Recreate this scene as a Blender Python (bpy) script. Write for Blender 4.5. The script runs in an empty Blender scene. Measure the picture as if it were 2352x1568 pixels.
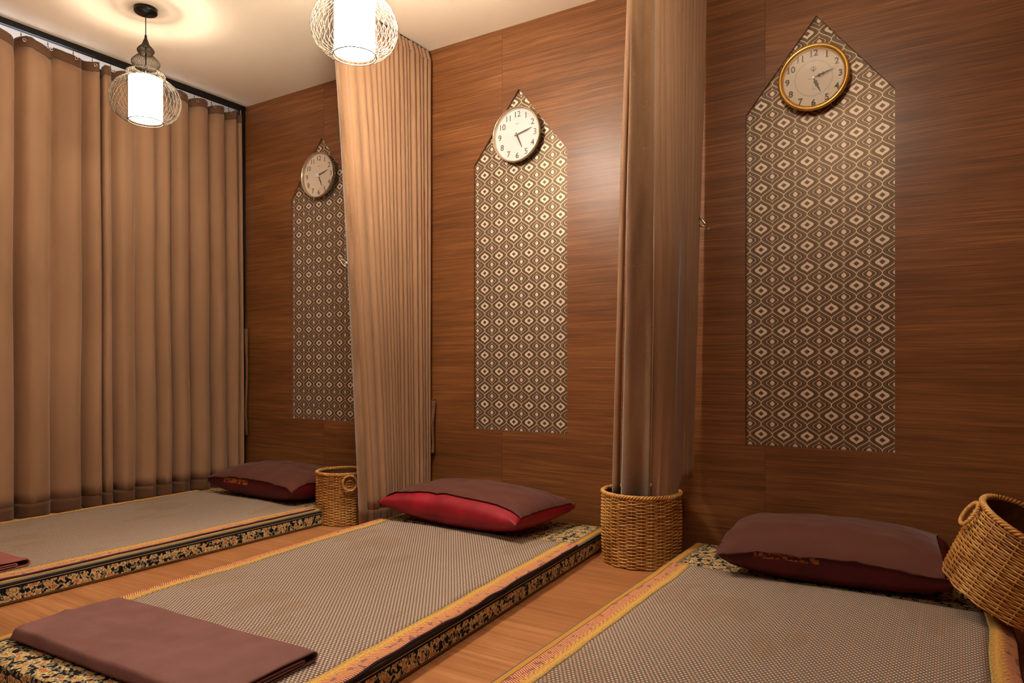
import bpy, bmesh, math, random
from mathutils import Vector, Matrix, noise
PI = math.pi
R = random.Random(7)
scene = bpy.context.scene
COL = scene.collection

# ------------------------------------------------------------------ measures
WALL_Y = 2.90          # face of the wood wall
CEIL = 2.469
CAM_H = 0.80
RAIL_X = -3.84

def nz(x, y=0.0, z=0.0):
    return noise.noise(Vector((x, y, z)))

def lin(c):
    return tuple(((v / 255) / 12.92 if v / 255 <= 0.04045 else ((v / 255 + 0.055) / 1.055) ** 2.4) for v in c) + (1.0,)

# ------------------------------------------------------------------ node maths
class S:
    nt = None
    def __init__(s, sock): s.k = sock
    def __add__(a, b): return M('ADD', a, b)
    def __radd__(a, b): return M('ADD', b, a)
    def __sub__(a, b): return M('SUBTRACT', a, b)
    def __rsub__(a, b): return M('SUBTRACT', b, a)
    def __mul__(a, b): return M('MULTIPLY', a, b)
    def __rmul__(a, b): return M('MULTIPLY', b, a)
    def __truediv__(a, b): return M('DIVIDE', a, b)
    def __lt__(a, b): return M('LESS_THAN', a, b)
    def __gt__(a, b): return M('GREATER_THAN', a, b)

def plug(v, inp):
    if isinstance(v, S): S.nt.links.new(v.k, inp)
    elif hasattr(v, 'default_value') and not isinstance(v, (int, float)): S.nt.links.new(v, inp)
    else: inp.default_value = v

def M(op, a, b=None, c=None):
    n = S.nt.nodes.new('ShaderNodeMath'); n.operation = op
    plug(a, n.inputs[0])
    if b is not None: plug(b, n.inputs[1])
    if c is not None: plug(c, n.inputs[2])
    return S(n.outputs[0])

def absn(a): return M('ABSOLUTE', a)
def fract(a): return M('FRACT', a)
def floorn(a): return M('FLOOR', a)
def cosn(a): return M('COSINE', a)
def minn(a, b): return M('MINIMUM', a, b)
def maxn(a, b): return M('MAXIMUM', a, b)

def newmat(name, rough=0.6, metal=0.0, spec=0.5):
    m = bpy.data.materials.new(name); m.use_nodes = True
    S.nt = m.node_tree
    b = S.nt.nodes['Principled BSDF']
    b.inputs['Roughness'].default_value = rough
    b.inputs['Metallic'].default_value = metal
    b.inputs['Specular IOR Level'].default_value = spec
    m.diffuse_color = (0.5, 0.5, 0.5, 1)
    return m, b

def coords(kind='Object'):
    t = S.nt.nodes.new('ShaderNodeTexCoord')
    x = S.nt.nodes.new('ShaderNodeSeparateXYZ')
    S.nt.links.new(t.outputs[kind], x.inputs[0])
    return S(x.outputs[0]), S(x.outputs[1]), S(x.outputs[2])

def vec(x, y, z=0.0):
    n = S.nt.nodes.new('ShaderNodeCombineXYZ')
    plug(x, n.inputs[0]); plug(y, n.inputs[1]); plug(z, n.inputs[2])
    return n.outputs[0]

def noisen(v, scale=1.0, detail=3.0, rough=0.5, dist=0.0):
    n = S.nt.nodes.new('ShaderNodeTexNoise')
    S.nt.links.new(v, n.inputs['Vector'])
    n.inputs['Scale'].default_value = scale; n.inputs['Detail'].default_value = detail
    n.inputs['Roughness'].default_value = rough; n.inputs['Distortion'].default_value = dist
    return S(n.outputs[0])

def ramp(f, stops):
    n = S.nt.nodes.new('ShaderNodeValToRGB'); plug(f, n.inputs[0])
    els = n.color_ramp.elements
    while len(els) < len(stops): els.new(0.5)
    for e, (p, c) in zip(els, stops): e.position = p; e.color = c
    return n.outputs[0]

def mixc(f, a, b):
    n = S.nt.nodes.new('ShaderNodeMix'); n.data_type = 'RGBA'
    plug(f, n.inputs[0])
    for v, i in ((a, 6), (b, 7)):
        if isinstance(v, tuple): n.inputs[i].default_value = v
        else: S.nt.links.new(v, n.inputs[i])
    return n.outputs[2]

def bump(b, h, strength=0.3, dist=0.002):
    n = S.nt.nodes.new('ShaderNodeBump'); plug(h, n.inputs['Height'])
    n.inputs['Strength'].default_value = strength; n.inputs['Distance'].default_value = dist
    S.nt.links.new(n.outputs[0], b.inputs['Normal'])

def plain(name, c, rough=0.6, metal=0.0, spec=0.5, var=0.12, scale=18, bmp=0.0):
    m, b = newmat(name, rough, metal, spec)
    x, y, z = coords()
    n = noisen(vec(x, y, z), scale, 3)
    c = lin(c)
    lo = tuple(v * (1 - var) for v in c[:3]) + (1,); hi = tuple(min(1, v * (1 + var)) for v in c[:3]) + (1,)
    S.nt.links.new(ramp(n, [(0.3, lo), (0.7, hi)]), b.inputs['Base Color'])
    if bmp: bump(b, noisen(vec(x, y, z), scale * 9, 2), bmp)
    return m

# ------------------------------------------------------------------ materials
def wood(name, cols, panel=1.25, off=0.635, rough=0.40, seamz=None, sx=1.1, sz=26.0, plank=None, axis='wall'):
    m, b = newmat(name, rough)
    x, y, z = coords()
    if axis == 'floor': z = y
    pid = floorn((x + off) / panel)
    row = floorn((z + 0.0) / (plank if plank else 2.44))
    sh = pid * 3.71 + row * 7.13
    wv = noisen(vec(x * 0.9 + sh, z * 2.2, sh), 1.0, 2)
    zz = z + wv * 0.05
    g1 = noisen(vec(x * sx + sh * 2, zz * sz, sh), 1.0, 4, 0.6)
    g2 = noisen(vec(x * sx * 3 + sh, zz * sz * 5.5, sh + 4), 1.0, 4, 0.65)
    big = noisen(vec(x * 0.6 + sh, z * 3.5, 2.0 + sh), 1.0, 2)
    f = g1 * 0.28 + g2 * 0.58 + big * 0.26 - 0.06
    c = ramp(f, [(0.32, cols[0]), (0.47, cols[1]), (0.58, cols[2]), (0.72, cols[3])])
    fx = fract((x + off) / panel)
    seam = (minn(fx, 1 - fx) * panel) < 0.0012
    if plank:
        fz = fract(z / plank)
        seam = maxn(seam, (minn(fz, 1 - fz) * plank) < 0.001)
    c = mixc(seam * 0.55, c, lin((38, 20, 12)))
    S.nt.links.new(c, b.inputs['Base Color'])
    bump(b, g2, 0.12, 0.001)
    return m

MAT = {}
MAT['wall'] = wood('walnut_laminate', [lin((80, 46, 22)), lin((114, 70, 37)), lin((138, 88, 49)), lin((176, 121, 72))], sz=42.0, sx=1.2, off=0.615)
MAT['floor'] = wood('oak_floor_boards', [lin((130, 82, 50)), lin((168, 112, 70)), lin((188, 131, 86)), lin((208, 153, 108))], panel=2.9, off=0.4, rough=0.3, sz=34.0, sx=0.9, plank=0.62, axis='floor')
MAT['ceiling'] = plain('cream_ceiling_paint', (240, 223, 200), 0.85, var=0.02, scale=2)
MAT['plaster'] = plain('painted_plaster', (190, 160, 130), 0.8, var=0.03, scale=3)
MAT['white_wall'] = plain('white_painted_wall', (225, 225, 235), 0.8, var=0.03, scale=3)
MAT['black'] = plain('black_metal', (16, 14, 13), 0.35, 0.3)
MAT['chrome'] = plain('bright_steel', (205, 200, 190), 0.22, 1.0, var=0.03)
MAT['bronze'] = plain('bronze_wire', (74, 62, 46), 0.45, 0.5, var=0.1)
MAT['gold'] = plain('gold_plastic', (226, 178, 88), 0.22, 0.7, var=0.05)
MAT['silver'] = plain('champagne_metal', (205, 190, 165), 0.25, 0.8, var=0.05)
MAT['dial_white'] = plain('white_dial', (232, 228, 228), 0.5, var=0.02)
MAT['dial_cream'] = plain('cream_dial', (226, 210, 190), 0.5, var=0.02)
MAT['ink'] = plain('dark_ink', (52, 44, 38), 0.6, var=0.05)
MAT['ink_grey'] = plain('grey_ink', (70, 66, 62), 0.6, var=0.05)
MAT['red'] = plain('crimson_cotton', (150, 14, 32), 0.7, var=0.15, scale=9)
MAT['towel'] = plain('mauve_brown_towelling', (122, 86, 82), 0.95, spec=0.15, var=0.10, scale=12, bmp=0.5)
MAT['towel_pink'] = plain('rose_towelling', (150, 92, 84), 0.95, spec=0.15, var=0.08, scale=12, bmp=0.5)
MAT['cord'] = plain('white_cord', (215, 205, 190), 0.6)
MAT['dark_tie'] = plain('brown_tie_fabric', (118, 82, 54), 0.8, var=0.15, scale=30)

def fabric(name, c, c2, rough=0.75, wr=0.0):
    m, b = newmat(name, rough, spec=0.25)
    x, y, z = coords()
    n = noisen(vec(x * 2, y * 2, z * 1.2), 1.6, 3)
    u, v, _ = coords('UV')
    weave = noisen(vec(u * 900, v * 260, 0), 1.0, 1)
    S.nt.links.new(ramp(n * 0.7 + weave * 0.3, [(0.3, lin(c)), (0.7, lin(c2))]), b.inputs['Base Color'])
    b.inputs['Sheen Weight'].default_value = 0.25
    b.inputs['Sheen Roughness'].default_value = 0.4
    bump(b, weave, 0.10, 0.0006)
    return m
MAT['curtain'] = fabric('taupe_curtain_cloth', (146, 111, 82), (163, 126, 96))
MAT['curtain_hem'] = fabric('doubled_cloth_without_backlight', (92, 63, 43), (110, 78, 55))  # curtain cloth darkened, standing in for daylight not passing the doubled layers
MAT['pillow_brown'] = fabric('brown_pillowcase_cotton', (82, 43, 35), (94, 52, 42))

# dusty velvet lining band
def velvet():
    m, b = newmat('dusty_brown_velvet', 0.9, spec=0.2)
    u, v, _ = coords('UV')
    n = noisen(vec(u * 14, v * 2.2, 1.0), 1.0, 3)
    f = noisen(vec(u * 160, v * 60, 3.0), 1.0, 3, 0.7, 1.5)
    c = ramp(n, [(0.3, lin((106, 76, 50))), (0.55, lin((136, 102, 72))), (0.75, lin((150, 118, 88)))])
    c = mixc((f > 0.66) * 0.45, c, lin((190, 160, 130)))
    S.nt.links.new(c, b.inputs['Base Color'])
    b.inputs['Sheen Weight'].default_value = 0.5
    bump(b, f, 0.3, 0.001)
    return m
MAT['velvet'] = velvet()

# ogee wallpaper: object coordinates in metres, motif centres on a grid
def ogee():
    m, b = newmat('ogee_wallpaper', 0.42)
    PX, PY = 0.0865, 0.0825
    x, y, z = coords()
    u = x / PX; v = z / PY
    uf = absn(fract(u + 0.5) - 0.5)
    vf = absn(fract(v + 0.5) - 0.5)
    w = (cosn(v * (2 * PI)) + 1) * 0.25
    sl = M('SINE', v * (2 * PI)) * (0.5 * PI * PX / PY)
    dist = absn(uf - w) / M('SQRT', sl * sl + 1)
    line = dist < 0.0155
    inner = uf < w
    a2 = 0.5 - uf; b2 = 0.5 - vf
    def og(a, bb, r): return (cosn(minn(bb / r, 0.5) * (2 * PI)) + 1) * (0.25 * r) - a
    big = og(uf, vf, 0.555) > 0.0
    dia = (uf * 0.95 + vf * 1.05) < 0.122
    bigm = big * (1 - dia)
    so = og(a2, b2, 0.52)
    outl = (absn(so) < 0.016) * (b2 < 0.27)
    dot = (M('SQRT', a2 * a2 + b2 * b2) < 0.098)
    dotp = (a2 + b2 * 0.75) < 0.105
    small = maxn(maxn(outl, dot), dotp)
    band = (absn(og(uf, vf, 0.88)) < 0.022) * inner
    band2 = (absn(og(a2, b2, 0.80)) < 0.028) * (1 - inner)
    cream = maxn(line, maxn(bigm * inner, small * (1 - inner)))
    tx = noisen(vec(x * 900, z * 900, 0), 1.0, 1)
    base = ramp(tx, [(0.35, lin((88, 66, 48))), (0.65, lin((122, 99, 76)))])
    base = mixc(maxn(band, band2) * 0.8, base, lin((134, 114, 82)))
    c = mixc(cream, base, lin((232, 213, 190)))
    S.nt.links.new(c, b.inputs['Base Color'])
    plug(cream * 0.06 + 0.46, b.inputs['Roughness'])
    plug(cream * -0.30 + 0.55, b.inputs['Metallic'])
    bump(b, cream, 0.25, 0.0006)
    return m
MAT['ogee'] = ogee()

def uvfloral(u, v):
    """black ground, cream and gold flowers with orange hearts; returns colour socket"""
    dx = noisen(vec(u * 55, v * 55, 5), 1.0, 3, 0.7)
    dy = noisen(vec(u * 55, v * 55, 15), 1.0, 3, 0.7)
    us = u + (dx - 0.5) * 0.028; vs = v + (dy - 0.5) * 0.028
    def vor(scale, sh, rnd=0.9):
        n = S.nt.nodes.new('ShaderNodeTexVoronoi'); n.voronoi_dimensions = '2D'
        n.inputs['Scale'].default_value = 1.0; n.inputs['Randomness'].default_value = rnd
        p = vec(us * scale + sh, vs * scale + sh * 1.7)
        S.nt.links.new(p, n.inputs['Vector'])
        d = S.nt.nodes.new('ShaderNodeVectorMath'); d.operation = 'SUBTRACT'
        S.nt.links.new(p, d.inputs[0]); S.nt.links.new(n.outputs['Position'], d.inputs[1])
        s = S.nt.nodes.new('ShaderNodeSeparateXYZ'); S.nt.links.new(d.outputs[0], s.inputs[0])
        c = S.nt.nodes.new('ShaderNodeSeparateColor'); S.nt.links.new(n.outputs['Color'], c.inputs[0])
        return S(n.outputs['Distance']), S(s.outputs[0]), S(s.outputs[1]), S(c.outputs[0])
    d, px, py, r = vor(34, 0.0)
    ang = M('ARCTAN2', py, px)
    rad = cosn(ang * 5 + r * 6.28) * 0.10 + 0.36
    petal = d < rad
    edge = (absn(d - rad) < 0.05)
    heart = (d < 0.13) * (r > 0.45)
    ringc = (absn(d - 0.20) < 0.035)
    d2, qx, qy, r2 = vor(62, 3.3)
    ang2 = M('ARCTAN2', qy, qx)
    leaf = d2 < (cosn(ang2 * 2 + r2 * 6.28) * 0.24 + 0.34)
    c = mixc(leaf, lin((12, 12, 18)), lin((146, 136, 106)))
    pc = ramp(r, [(0.2, lin((205, 166, 96))), (0.5, lin((222, 196, 140))), (0.8, lin((192, 150, 92)))])
    c = mixc(petal, c, pc)
    c = mixc(edge, c, lin((206, 190, 150)))
    c = mixc(ringc, c, lin((120, 84, 46)))
    c = mixc(heart, c, lin((206, 102, 48)))
    return c

def floral(name, hw):
    m, b = newmat(name, 0.8, spec=0.2)
    u, v, _ = coords('UV')
    x, y, z = coords()
    c = uvfloral(u, v)
    side = absn(x) > (hw - 0.0035)
    black = side * (z > 0.056)
    c = mixc(black, c, lin((13, 12, 17)))
    l1 = side * (absn(z - 0.0635) < 0.0012)
    c = mixc(l1, c, lin((168, 146, 112)))
    low = side * (z < 0.013)
    fz = fract(z / 0.0045)
    c = mixc(low, c, ramp(fz, [(0.45, lin((24, 22, 30))), (0.55, lin((150, 118, 72)))]))
    # striped trim along the long top edges
    e = hw - absn(x)
    top = (e < 0.042) * (z > 0.069)
    strp = ramp(e / 0.042, [(0.0, lin((20, 18, 24))), (0.10, lin((150, 140, 120))), (0.16, lin((40, 36, 40))),
                            (0.24, lin((176, 150, 100))), (0.32, lin((190, 136, 52))), (0.74, lin((198, 142, 56))),
                            (0.80, lin((44, 38, 44))), (0.88, lin((160, 148, 128))), (1.0, lin((24, 22, 30)))])
    c = mixc(top, c, strp)
    S.nt.links.new(c, b.inputs['Base Color'])
    return m

def weave():
    m, b = newmat('diamond_weave_cloth', 0.85, spec=0.2)
    u, v, _ = coords('UV')
    A, B = 0.0115, 0.0088
    wob = noisen(vec(u * 3, v * 3, 0), 1.0, 2) * 0.35
    p = u / A + wob; q = v / B
    row = floorn(q)
    fx = absn(fract(p + row * 0.5) - 0.5)
    fy = absn(fract(q) - 0.5)
    k = fx + fy * 0.95
    cream = k < 0.27
    ring = (absn(k - 0.36) < 0.06)
    dark = (absn(k - 0.70) < 0.13)
    base = ramp(noisen(vec(u * 400, v * 400, 1), 1.0, 2), [(0.35, lin((142, 122, 108))), (0.65, lin((182, 160, 142)))])
    c = mixc(dark, base, lin((52, 44, 52)))
    c = mixc(ring * 0.8, c, lin((92, 72, 66)))
    c = mixc(cream, c, lin((240, 226, 202)))
    thr = (fract(u / 0.047) < 0.05)
    c = mixc(thr * 0.30, c, lin((196, 124, 72)))
    gl = noisen(vec(u * 5, v * 2, 7), 1.0, 2)
    c = mixc((gl > 0.56) * cream * 0.45, c, lin((206, 170, 96)))
    S.nt.links.new(c, b.inputs['Base Color'])
    bump(b, cream - dark * 0.5, 0.35, 0.0015)
    return m
MAT['weave'] = weave()

def border():
    # UV: u = distance in from the outer edge, v = along the edge
    m, b = newmat('gold_and_flame_border', 0.8, spec=0.25)
    u, v, _ = coords('UV')
    n = noisen(vec(u * 200, v * 200, 1), 1.0, 2)
    n2 = noisen(vec(u * 60, v * 40, 8), 1.0, 2)
    gold = ramp(n, [(0.35, lin((178, 122, 56))), (0.6, lin((214, 166, 92)))])
    dots = (fract(v / 0.006) < 0.45) * (absn(u - 0.052) < 0.0035)
    gold = mixc(dots, gold, lin((206, 180, 90)))
    zig = absn(fract(v / 0.011 + n2 * 0.5) - 0.5) * 0.03
    st = fract((v + u * 0.6) / 0.0075 + n2 * 0.9)
    fl = ramp(st, [(0.0, lin((110, 44, 50))), (0.25, lin((150, 70, 60))), (0.42, lin((226, 160, 112))), (0.75, lin((232, 184, 130))), (0.95, lin((150, 80, 66)))])
    fl = mixc((n2 > 0.60) * 0.6, fl, lin((88, 56, 92)))
    c = mixc(u > (0.030 + zig), fl, gold)
    c = mixc(u < 0.004, c, lin((72, 54, 72)))
    c = mixc(u > 0.061, c, ramp(n, [(0.4, lin((150, 122, 66))), (0.6, lin((196, 168, 104)))]))
    S.nt.links.new(c, b.inputs['Base Color'])
    bump(b, n + st * 0.5, 0.35, 0.0015)
    return m
MAT['border'] = border()

def wicker(name, tone=1.0):
    m, b = newmat(name, 0.42, spec=0.5)
    x, y, z = coords()
    n = noisen(vec(x * 16, y * 16, z * 120), 1.0, 3)
    n2 = noisen(vec(x * 5, y * 5, z * 6), 1.0, 2)
    S.nt.links.new(ramp(n * 0.6 + n2 * 0.5, [(0.33, lin((124, 74, 30))), (0.48, lin((184, 126, 60))), (0.66, lin((222, 174, 100)))]), b.inputs['Base Color'])
    return m
MAT['wicker'] = wicker('honey_rattan')
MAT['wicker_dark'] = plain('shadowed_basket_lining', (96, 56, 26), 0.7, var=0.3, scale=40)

def redpillow(k=1.0):
    m, b = newmat('crimson_sateen', 0.55, spec=0.4)
    x, y, z = coords()
    n = noisen(vec(x * 9, y * 9, z * 9), 1.0, 3)
    c = ramp(n, [(0.3, lin((120 * k, 8 * k, 28 * k))), (0.7, lin((158 * k, 16 * k, 38 * k)))])
    S.nt.links.new(c, b.inputs['Base Color'])
    return m, b
MAT['pillow_red'] = redpillow()[0]
def redpillow_gold():
    m, b = redpillow(0.62)  # cushion crimson darkened; the shade on these fronts is in the colour
    m.name = 'shaded_crimson_with_gold_embroidery'
    x, y, z = coords()
    n = noisen(vec(x * 60, y * 60, z * 90), 1.0, 2)
    reg = (absn(x + 0.13) < 0.10) * (y < 0.0) * (absn(z - 0.086) < 0.013)
    old = b.inputs['Base Color'].links[0].from_socket
    S.nt.links.new(mixc(reg * (n > 0.50) * 0.8, old, lin((190, 110, 34))), b.inputs['Base Color'])
    return m
MAT['pillow_embroidered'] = redpillow_gold()

def emis(name, c, s):
    m = bpy.data.materials.new(name); m.use_nodes = True
    nt = m.node_tree; nt.nodes.clear()
    o = nt.nodes.new('ShaderNodeOutputMaterial'); e = nt.nodes.new('ShaderNodeEmission')
    e.inputs[0].default_value = c; e.inputs[1].default_value = s
    nt.links.new(e.outputs[0], o.inputs[0])
    return m
LC = (1.0, 0.86, 0.69, 1)
MAT['shade_soft'] = emis('lit_fabric_shade_soft', LC, 14.0)
MAT['shade_medium'] = emis('lit_fabric_shade_medium', LC, 22.0)
MAT['shade_bright'] = emis('lit_fabric_shade_bright', LC, 78.0)
MAT['daylit_pane'] = emis('daylit_window_pane', (0.80, 0.86, 1.0, 1), 2.2)

def glassmat():
    m = bpy.data.materials.new('clock_glass'); m.use_nodes = True
    nt = m.node_tree; nt.nodes.clear()
    o = nt.nodes.new('ShaderNodeOutputMaterial'); t = nt.nodes.new('ShaderNodeBsdfTransparent')
    g = nt.nodes.new('ShaderNodeBsdfGlossy'); g.inputs['Roughness'].default_value = 0.04
    mx = nt.nodes.new('ShaderNodeMixShader'); mx.inputs[0].default_value = 0.07
    nt.links.new(t.outputs[0], mx.inputs[1]); nt.links.new(g.outputs[0], mx.inputs[2]); nt.links.new(mx.outputs[0], o.inputs[0])
    return m
MAT['glass'] = glassmat()

# ------------------------------------------------------------------ object helpers
def obj(name, me, mat=None, parent=None, smooth=True):
    if isinstance(me, bmesh.types.BMesh):
        bm = me; me = bpy.data.meshes.new(name); bm.to_mesh(me); bm.free()
    me.name = name
    if mat is not None: me.materials.append(MAT[mat] if isinstance(mat, str) else mat)
    if smooth:
        for p in me.polygons: p.use_smooth = True
    o = bpy.data.objects.new(name, me); COL.objects.link(o)
    if parent is not None: o.parent = parent
    return o

def thing(name, label, cat, loc=(0, 0, 0), rot=(0, 0, 0), group=None):
    o = bpy.data.objects.new(name, None); COL.objects.link(o)
    o.empty_display_size = 0.05
    o.location = loc; o.rotation_euler = rot
    tag(o, label, cat, group)
    return o

def tag(o, label, cat, group=None):
    o['label'] = label; o['category'] = cat
    if group: o['group'] = group
    return o

def struct(o):
    o['kind'] = 'structure'; return o

def copy_tree(o, parent=None):
    c = o.copy(); COL.objects.link(c)
    if parent is not None: c.parent = parent
    for ch in [k for k in COL.objects if k.parent == o]: copy_tree(ch, c)
    return c

def auto_sharp(o, deg=40):
    for e in o.data.edges: pass
    me = o.data
    bm = bmesh.new(); bm.from_mesh(me)
    for e in bm.edges:
        if len(e.link_faces) == 2 and e.calc_face_angle(0) > math.radians(deg): e.smooth = False
    bm.to_mesh(me); bm.free()
    return o

def box(bm, x0, x1, y0, y1, z0, z1):
    v = [bm.verts.new((x, y, z)) for x in (x0, x1) for y in (y0, y1) for z in (z0, z1)]
    for f in ((0, 1, 3, 2), (4, 6, 7, 5), (0, 4, 5, 1), (2, 3, 7, 6), (0, 2, 6, 4), (1, 5, 7, 3)):
        bm.faces.new([v[i] for i in f])
    return v

def solid(name, dims, mat, parent=None, bev=0.0):
    bm = bmesh.new(); box(bm, *dims)
    bmesh.ops.recalc_face_normals(bm, faces=bm.faces)
    if bev: bmesh.ops.bevel(bm, geom=list(bm.edges), offset=bev, segments=2, affect='EDGES')
    return obj(name, bm, mat, parent, smooth=False)

def tube(bm, pts, r, sides=6, closed=False):
    pts = [Vector(p) for p in pts]; n = len(pts)
    rs = r if isinstance(r, (list, tuple)) else [r] * n
    rings = []; up = None
    for i, p in enumerate(pts):
        a = pts[(i - 1) % n] if (closed or i > 0) else p
        b = pts[(i + 1) % n] if (closed or i < n - 1) else p
        t = (b - a)
        if t.length < 1e-9: t = Vector((0, 0, 1))
        t.normalize()
        if up is None:
            up = Vector((0, 0, 1)) if abs(t.z) < 0.9 else Vector((1, 0, 0))
        s = t.cross(up)
        if s.length < 1e-6: s = t.orthogonal()
        s.normalize(); up2 = s.cross(t).normalized(); up = up2
        rings.append([bm.verts.new(p + (s * math.cos(2 * PI * k / sides) + up2 * math.sin(2 * PI * k / sides)) * rs[i]) for k in range(sides)])
    m = n if closed else n - 1
    for i in range(m):
        A, B = rings[i], rings[(i + 1) % n]
        for k in range(sides):
            bm.faces.new((A[k], A[(k + 1) % sides], B[(k + 1) % sides], B[k]))
    if not closed:
        bm.faces.new(rings[0][::-1]); bm.faces.new(rings[-1])

def lathe(bm, prof, n=48, axis='z', cap=False):
    rings = []
    for r, h in prof:
        ring = []
        for k in range(n):
            a = 2 * PI * k / n
            c, s = math.cos(a) * r, math.sin(a) * r
            ring.append(bm.verts.new((c, s, h) if axis == 'z' else (c, h, s)))
        rings.append(ring)
    for A, B in zip(rings, rings[1:]):
        for k in range(n): bm.faces.new((A[k], A[(k + 1) % n], B[(k + 1) % n], B[k]))
    if cap:
        bm.faces.new(rings[0]); bm.faces.new(rings[-1])
    bmesh.ops.recalc_face_normals(bm, faces=bm.faces)

def sheet(name, P, uv, mat, parent=None, thick=0.0, offset=0):
    """P[i][j] grid of points, uv same shape"""
    bm = bmesh.new(); L = bm.loops.layers.uv.new('UVMap')
    V = [[bm.verts.new(p) for p in row] for row in P]
    for i in range(len(P) - 1):
        for j in range(len(P[0]) - 1):
            f = bm.faces.new((V[i][j], V[i + 1][j], V[i + 1][j + 1], V[i][j + 1]))
            for l, (a, b) in zip(f.loops, ((i, j), (i + 1, j), (i + 1, j + 1), (i, j + 1))): l[L].uv = uv[a][b]
    o = obj(name, bm, mat, parent)
    if thick:
        md = o.modifiers.new('thickness', 'SOLIDIFY'); md.thickness = thick; md.offset = offset
    return o

# ------------------------------------------------------------------ room shell
NICHES = (-3.137, -1.7705, -0.4255)   # centre lines of the three pointed niches
NB, NS, NP, NW = 0.483, 1.816, 2.153, 0.266   # bottom, shoulder, peak, half width
X0, X1, Y0 = -4.70, 1.60, -1.60

def pent(cx, g=0.0):
    return [(cx - NW - g, NB - g), (cx + NW + g, NB - g), (cx + NW + g, NS + g * .3), (cx, NP + g), (cx - NW - g, NS + g * .3)]

bm = bmesh.new()
edges = []
def loop(pts, y):
    vs = [bm.verts.new((x, y, z)) for x, z in pts]
    es = [bm.edges.new((vs[i], vs[(i + 1) % len(vs)])) for i in range(len(vs))]
    return vs, es
ov, oe = loop([(X0, 0), (X1, 0), (X1, CEIL), (X0, CEIL)], WALL_Y); edges += oe
inner = []
for c in NICHES:
    iv, ie = loop(pent(c), WALL_Y); inner.append(iv); edges += ie
bmesh.ops.triangle_fill(bm, edges=edges, use_beauty=True)
for iv in inner:   # reveals
    bk = [bm.verts.new((v.co.x, WALL_Y + 0.014, v.co.z)) for v in iv]
    for i in range(5):
        bm.faces.new((iv[i], iv[(i + 1) % 5], bk[(i + 1) % 5], bk[i]))
v = [bm.verts.new(p) for p in ((X0, WALL_Y + 0.03, 0), (X1, WALL_Y + 0.03, 0), (X1, WALL_Y + 0.03, CEIL), (X0, WALL_Y + 0.03, CEIL))]
bm.faces.new(v)
struct(obj('wall_back', bm, 'wall', smooth=False))

struct(solid('floor', (X0, X1, Y0, WALL_Y, -0.05, 0), 'floor'))
struct(solid('ceiling', (X0, X1, Y0, WALL_Y, CEIL, CEIL + 0.05), 'ceiling'))
struct(solid('wall_right', (X1, X1 + 0.05, Y0, WALL_Y, 0, CEIL), 'wall'))
struct(solid('wall_front', (X0, X1, Y0 - 0.05, Y0, 0, CEIL), 'wall'))
# left wall behind the long curtain, with a daylit window
bm = bmesh.new()
WY0, WY1, WZ0, WZ1 = 0.2, 2.3, 0.95, 2.25
for a in ((Y0, WY0, 0, CEIL), (WY1, WALL_Y, 0, CEIL), (WY0, WY1, 0, WZ0), (WY0, WY1, WZ1, CEIL)):
    box(bm, X0 - 0.06, X0, a[0], a[1], a[2], a[3])
struct(obj('wall_left', bm, 'white_wall', smooth=False))
win = thing('window_1', 'daylit window behind the long curtain', 'window', (X0 - 0.03, (WY0 + WY1) / 2, WZ0))
del win['label'], win['category']; struct(win)
bm = bmesh.new(); hw, hh = (WY1 - WY0) / 2, WZ1 - WZ0
for a in ((-hw, -hw + .05, 0, hh), (hw - .05, hw, 0, hh), (-hw, hw, 0, .05), (-hw, hw, hh - .05, hh), (-.025, .025, 0, hh)):
    box(bm, -0.02, 0.02, a[0], a[1], a[2], a[3])
obj('window_frame', bm, 'white_wall', win, smooth=False)
solid('pane', (-0.008, -0.002, -hw + .05, hw - .05, .05, hh - .05), 'daylit_pane', win)

# ------------------------------------------------------------------ wallpaper panels in the niches
NLAB = ('ogee patterned wallpaper panel in the leftmost niche, partly behind the pleated curtain',
        'pale ogee patterned wallpaper panel in the middle niche between the two gathered curtains',
        'large ogee patterned wallpaper panel in the right niche under the gold clock')
for c, lab in zip(NICHES, NLAB):
    bm = bmesh.new()
    pts = pent(0, -0.0006)
    x_off = c - NW + 0.058; z_off = NB + 0.044     # a motif centre sits here
    ox, oz = x_off - c, z_off
    F = [bm.verts.new((x - ox, 0.0, z - oz)) for x, z in pts]
    B = [bm.verts.new((x - ox, 0.010, z - oz)) for x, z in pts]
    bm.faces.new(F); bm.faces.new(B[::-1])
    for i in range(5): bm.faces.new((F[i], B[i], B[(i + 1) % 5], F[(i + 1) % 5]))
    bmesh.ops.recalc_face_normals(bm, faces=bm.faces)
    o = obj('wallpaper_panel', bm, 'ogee', smooth=False)
    o.location = (x_off, WALL_Y + 0.0125, z_off)
    tag(o, lab, 'wallpaper panel')

# ------------------------------------------------------------------ clocks
def text_mesh(bm, body, size, x, z, y, depth=0.0008, bold=0.0, shear=0.0):
    cu = bpy.data.curves.new('t', 'FONT'); cu.body = body; cu.size = size
    cu.align_x = 'CENTER'; cu.align_y = 'CENTER'; cu.extrude = depth / 2; cu.offset = bold; cu.shear = shear
    cu.resolution_u = 4
    ob = bpy.data.objects.new('t', cu); COL.objects.link(ob)
    dg = bpy.context.evaluated_depsgraph_get()
    me = bpy.data.meshes.new_from_object(ob.evaluated_get(dg))
    mw = Matrix.Translation((x, y, z)) @ Matrix.Rotation(PI / 2, 4, 'X')
    me.transform(mw); bm.from_mesh(me)
    bpy.data.objects.remove(ob); bpy.data.curves.remove(cu); bpy.data.meshes.remove(me)

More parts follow.
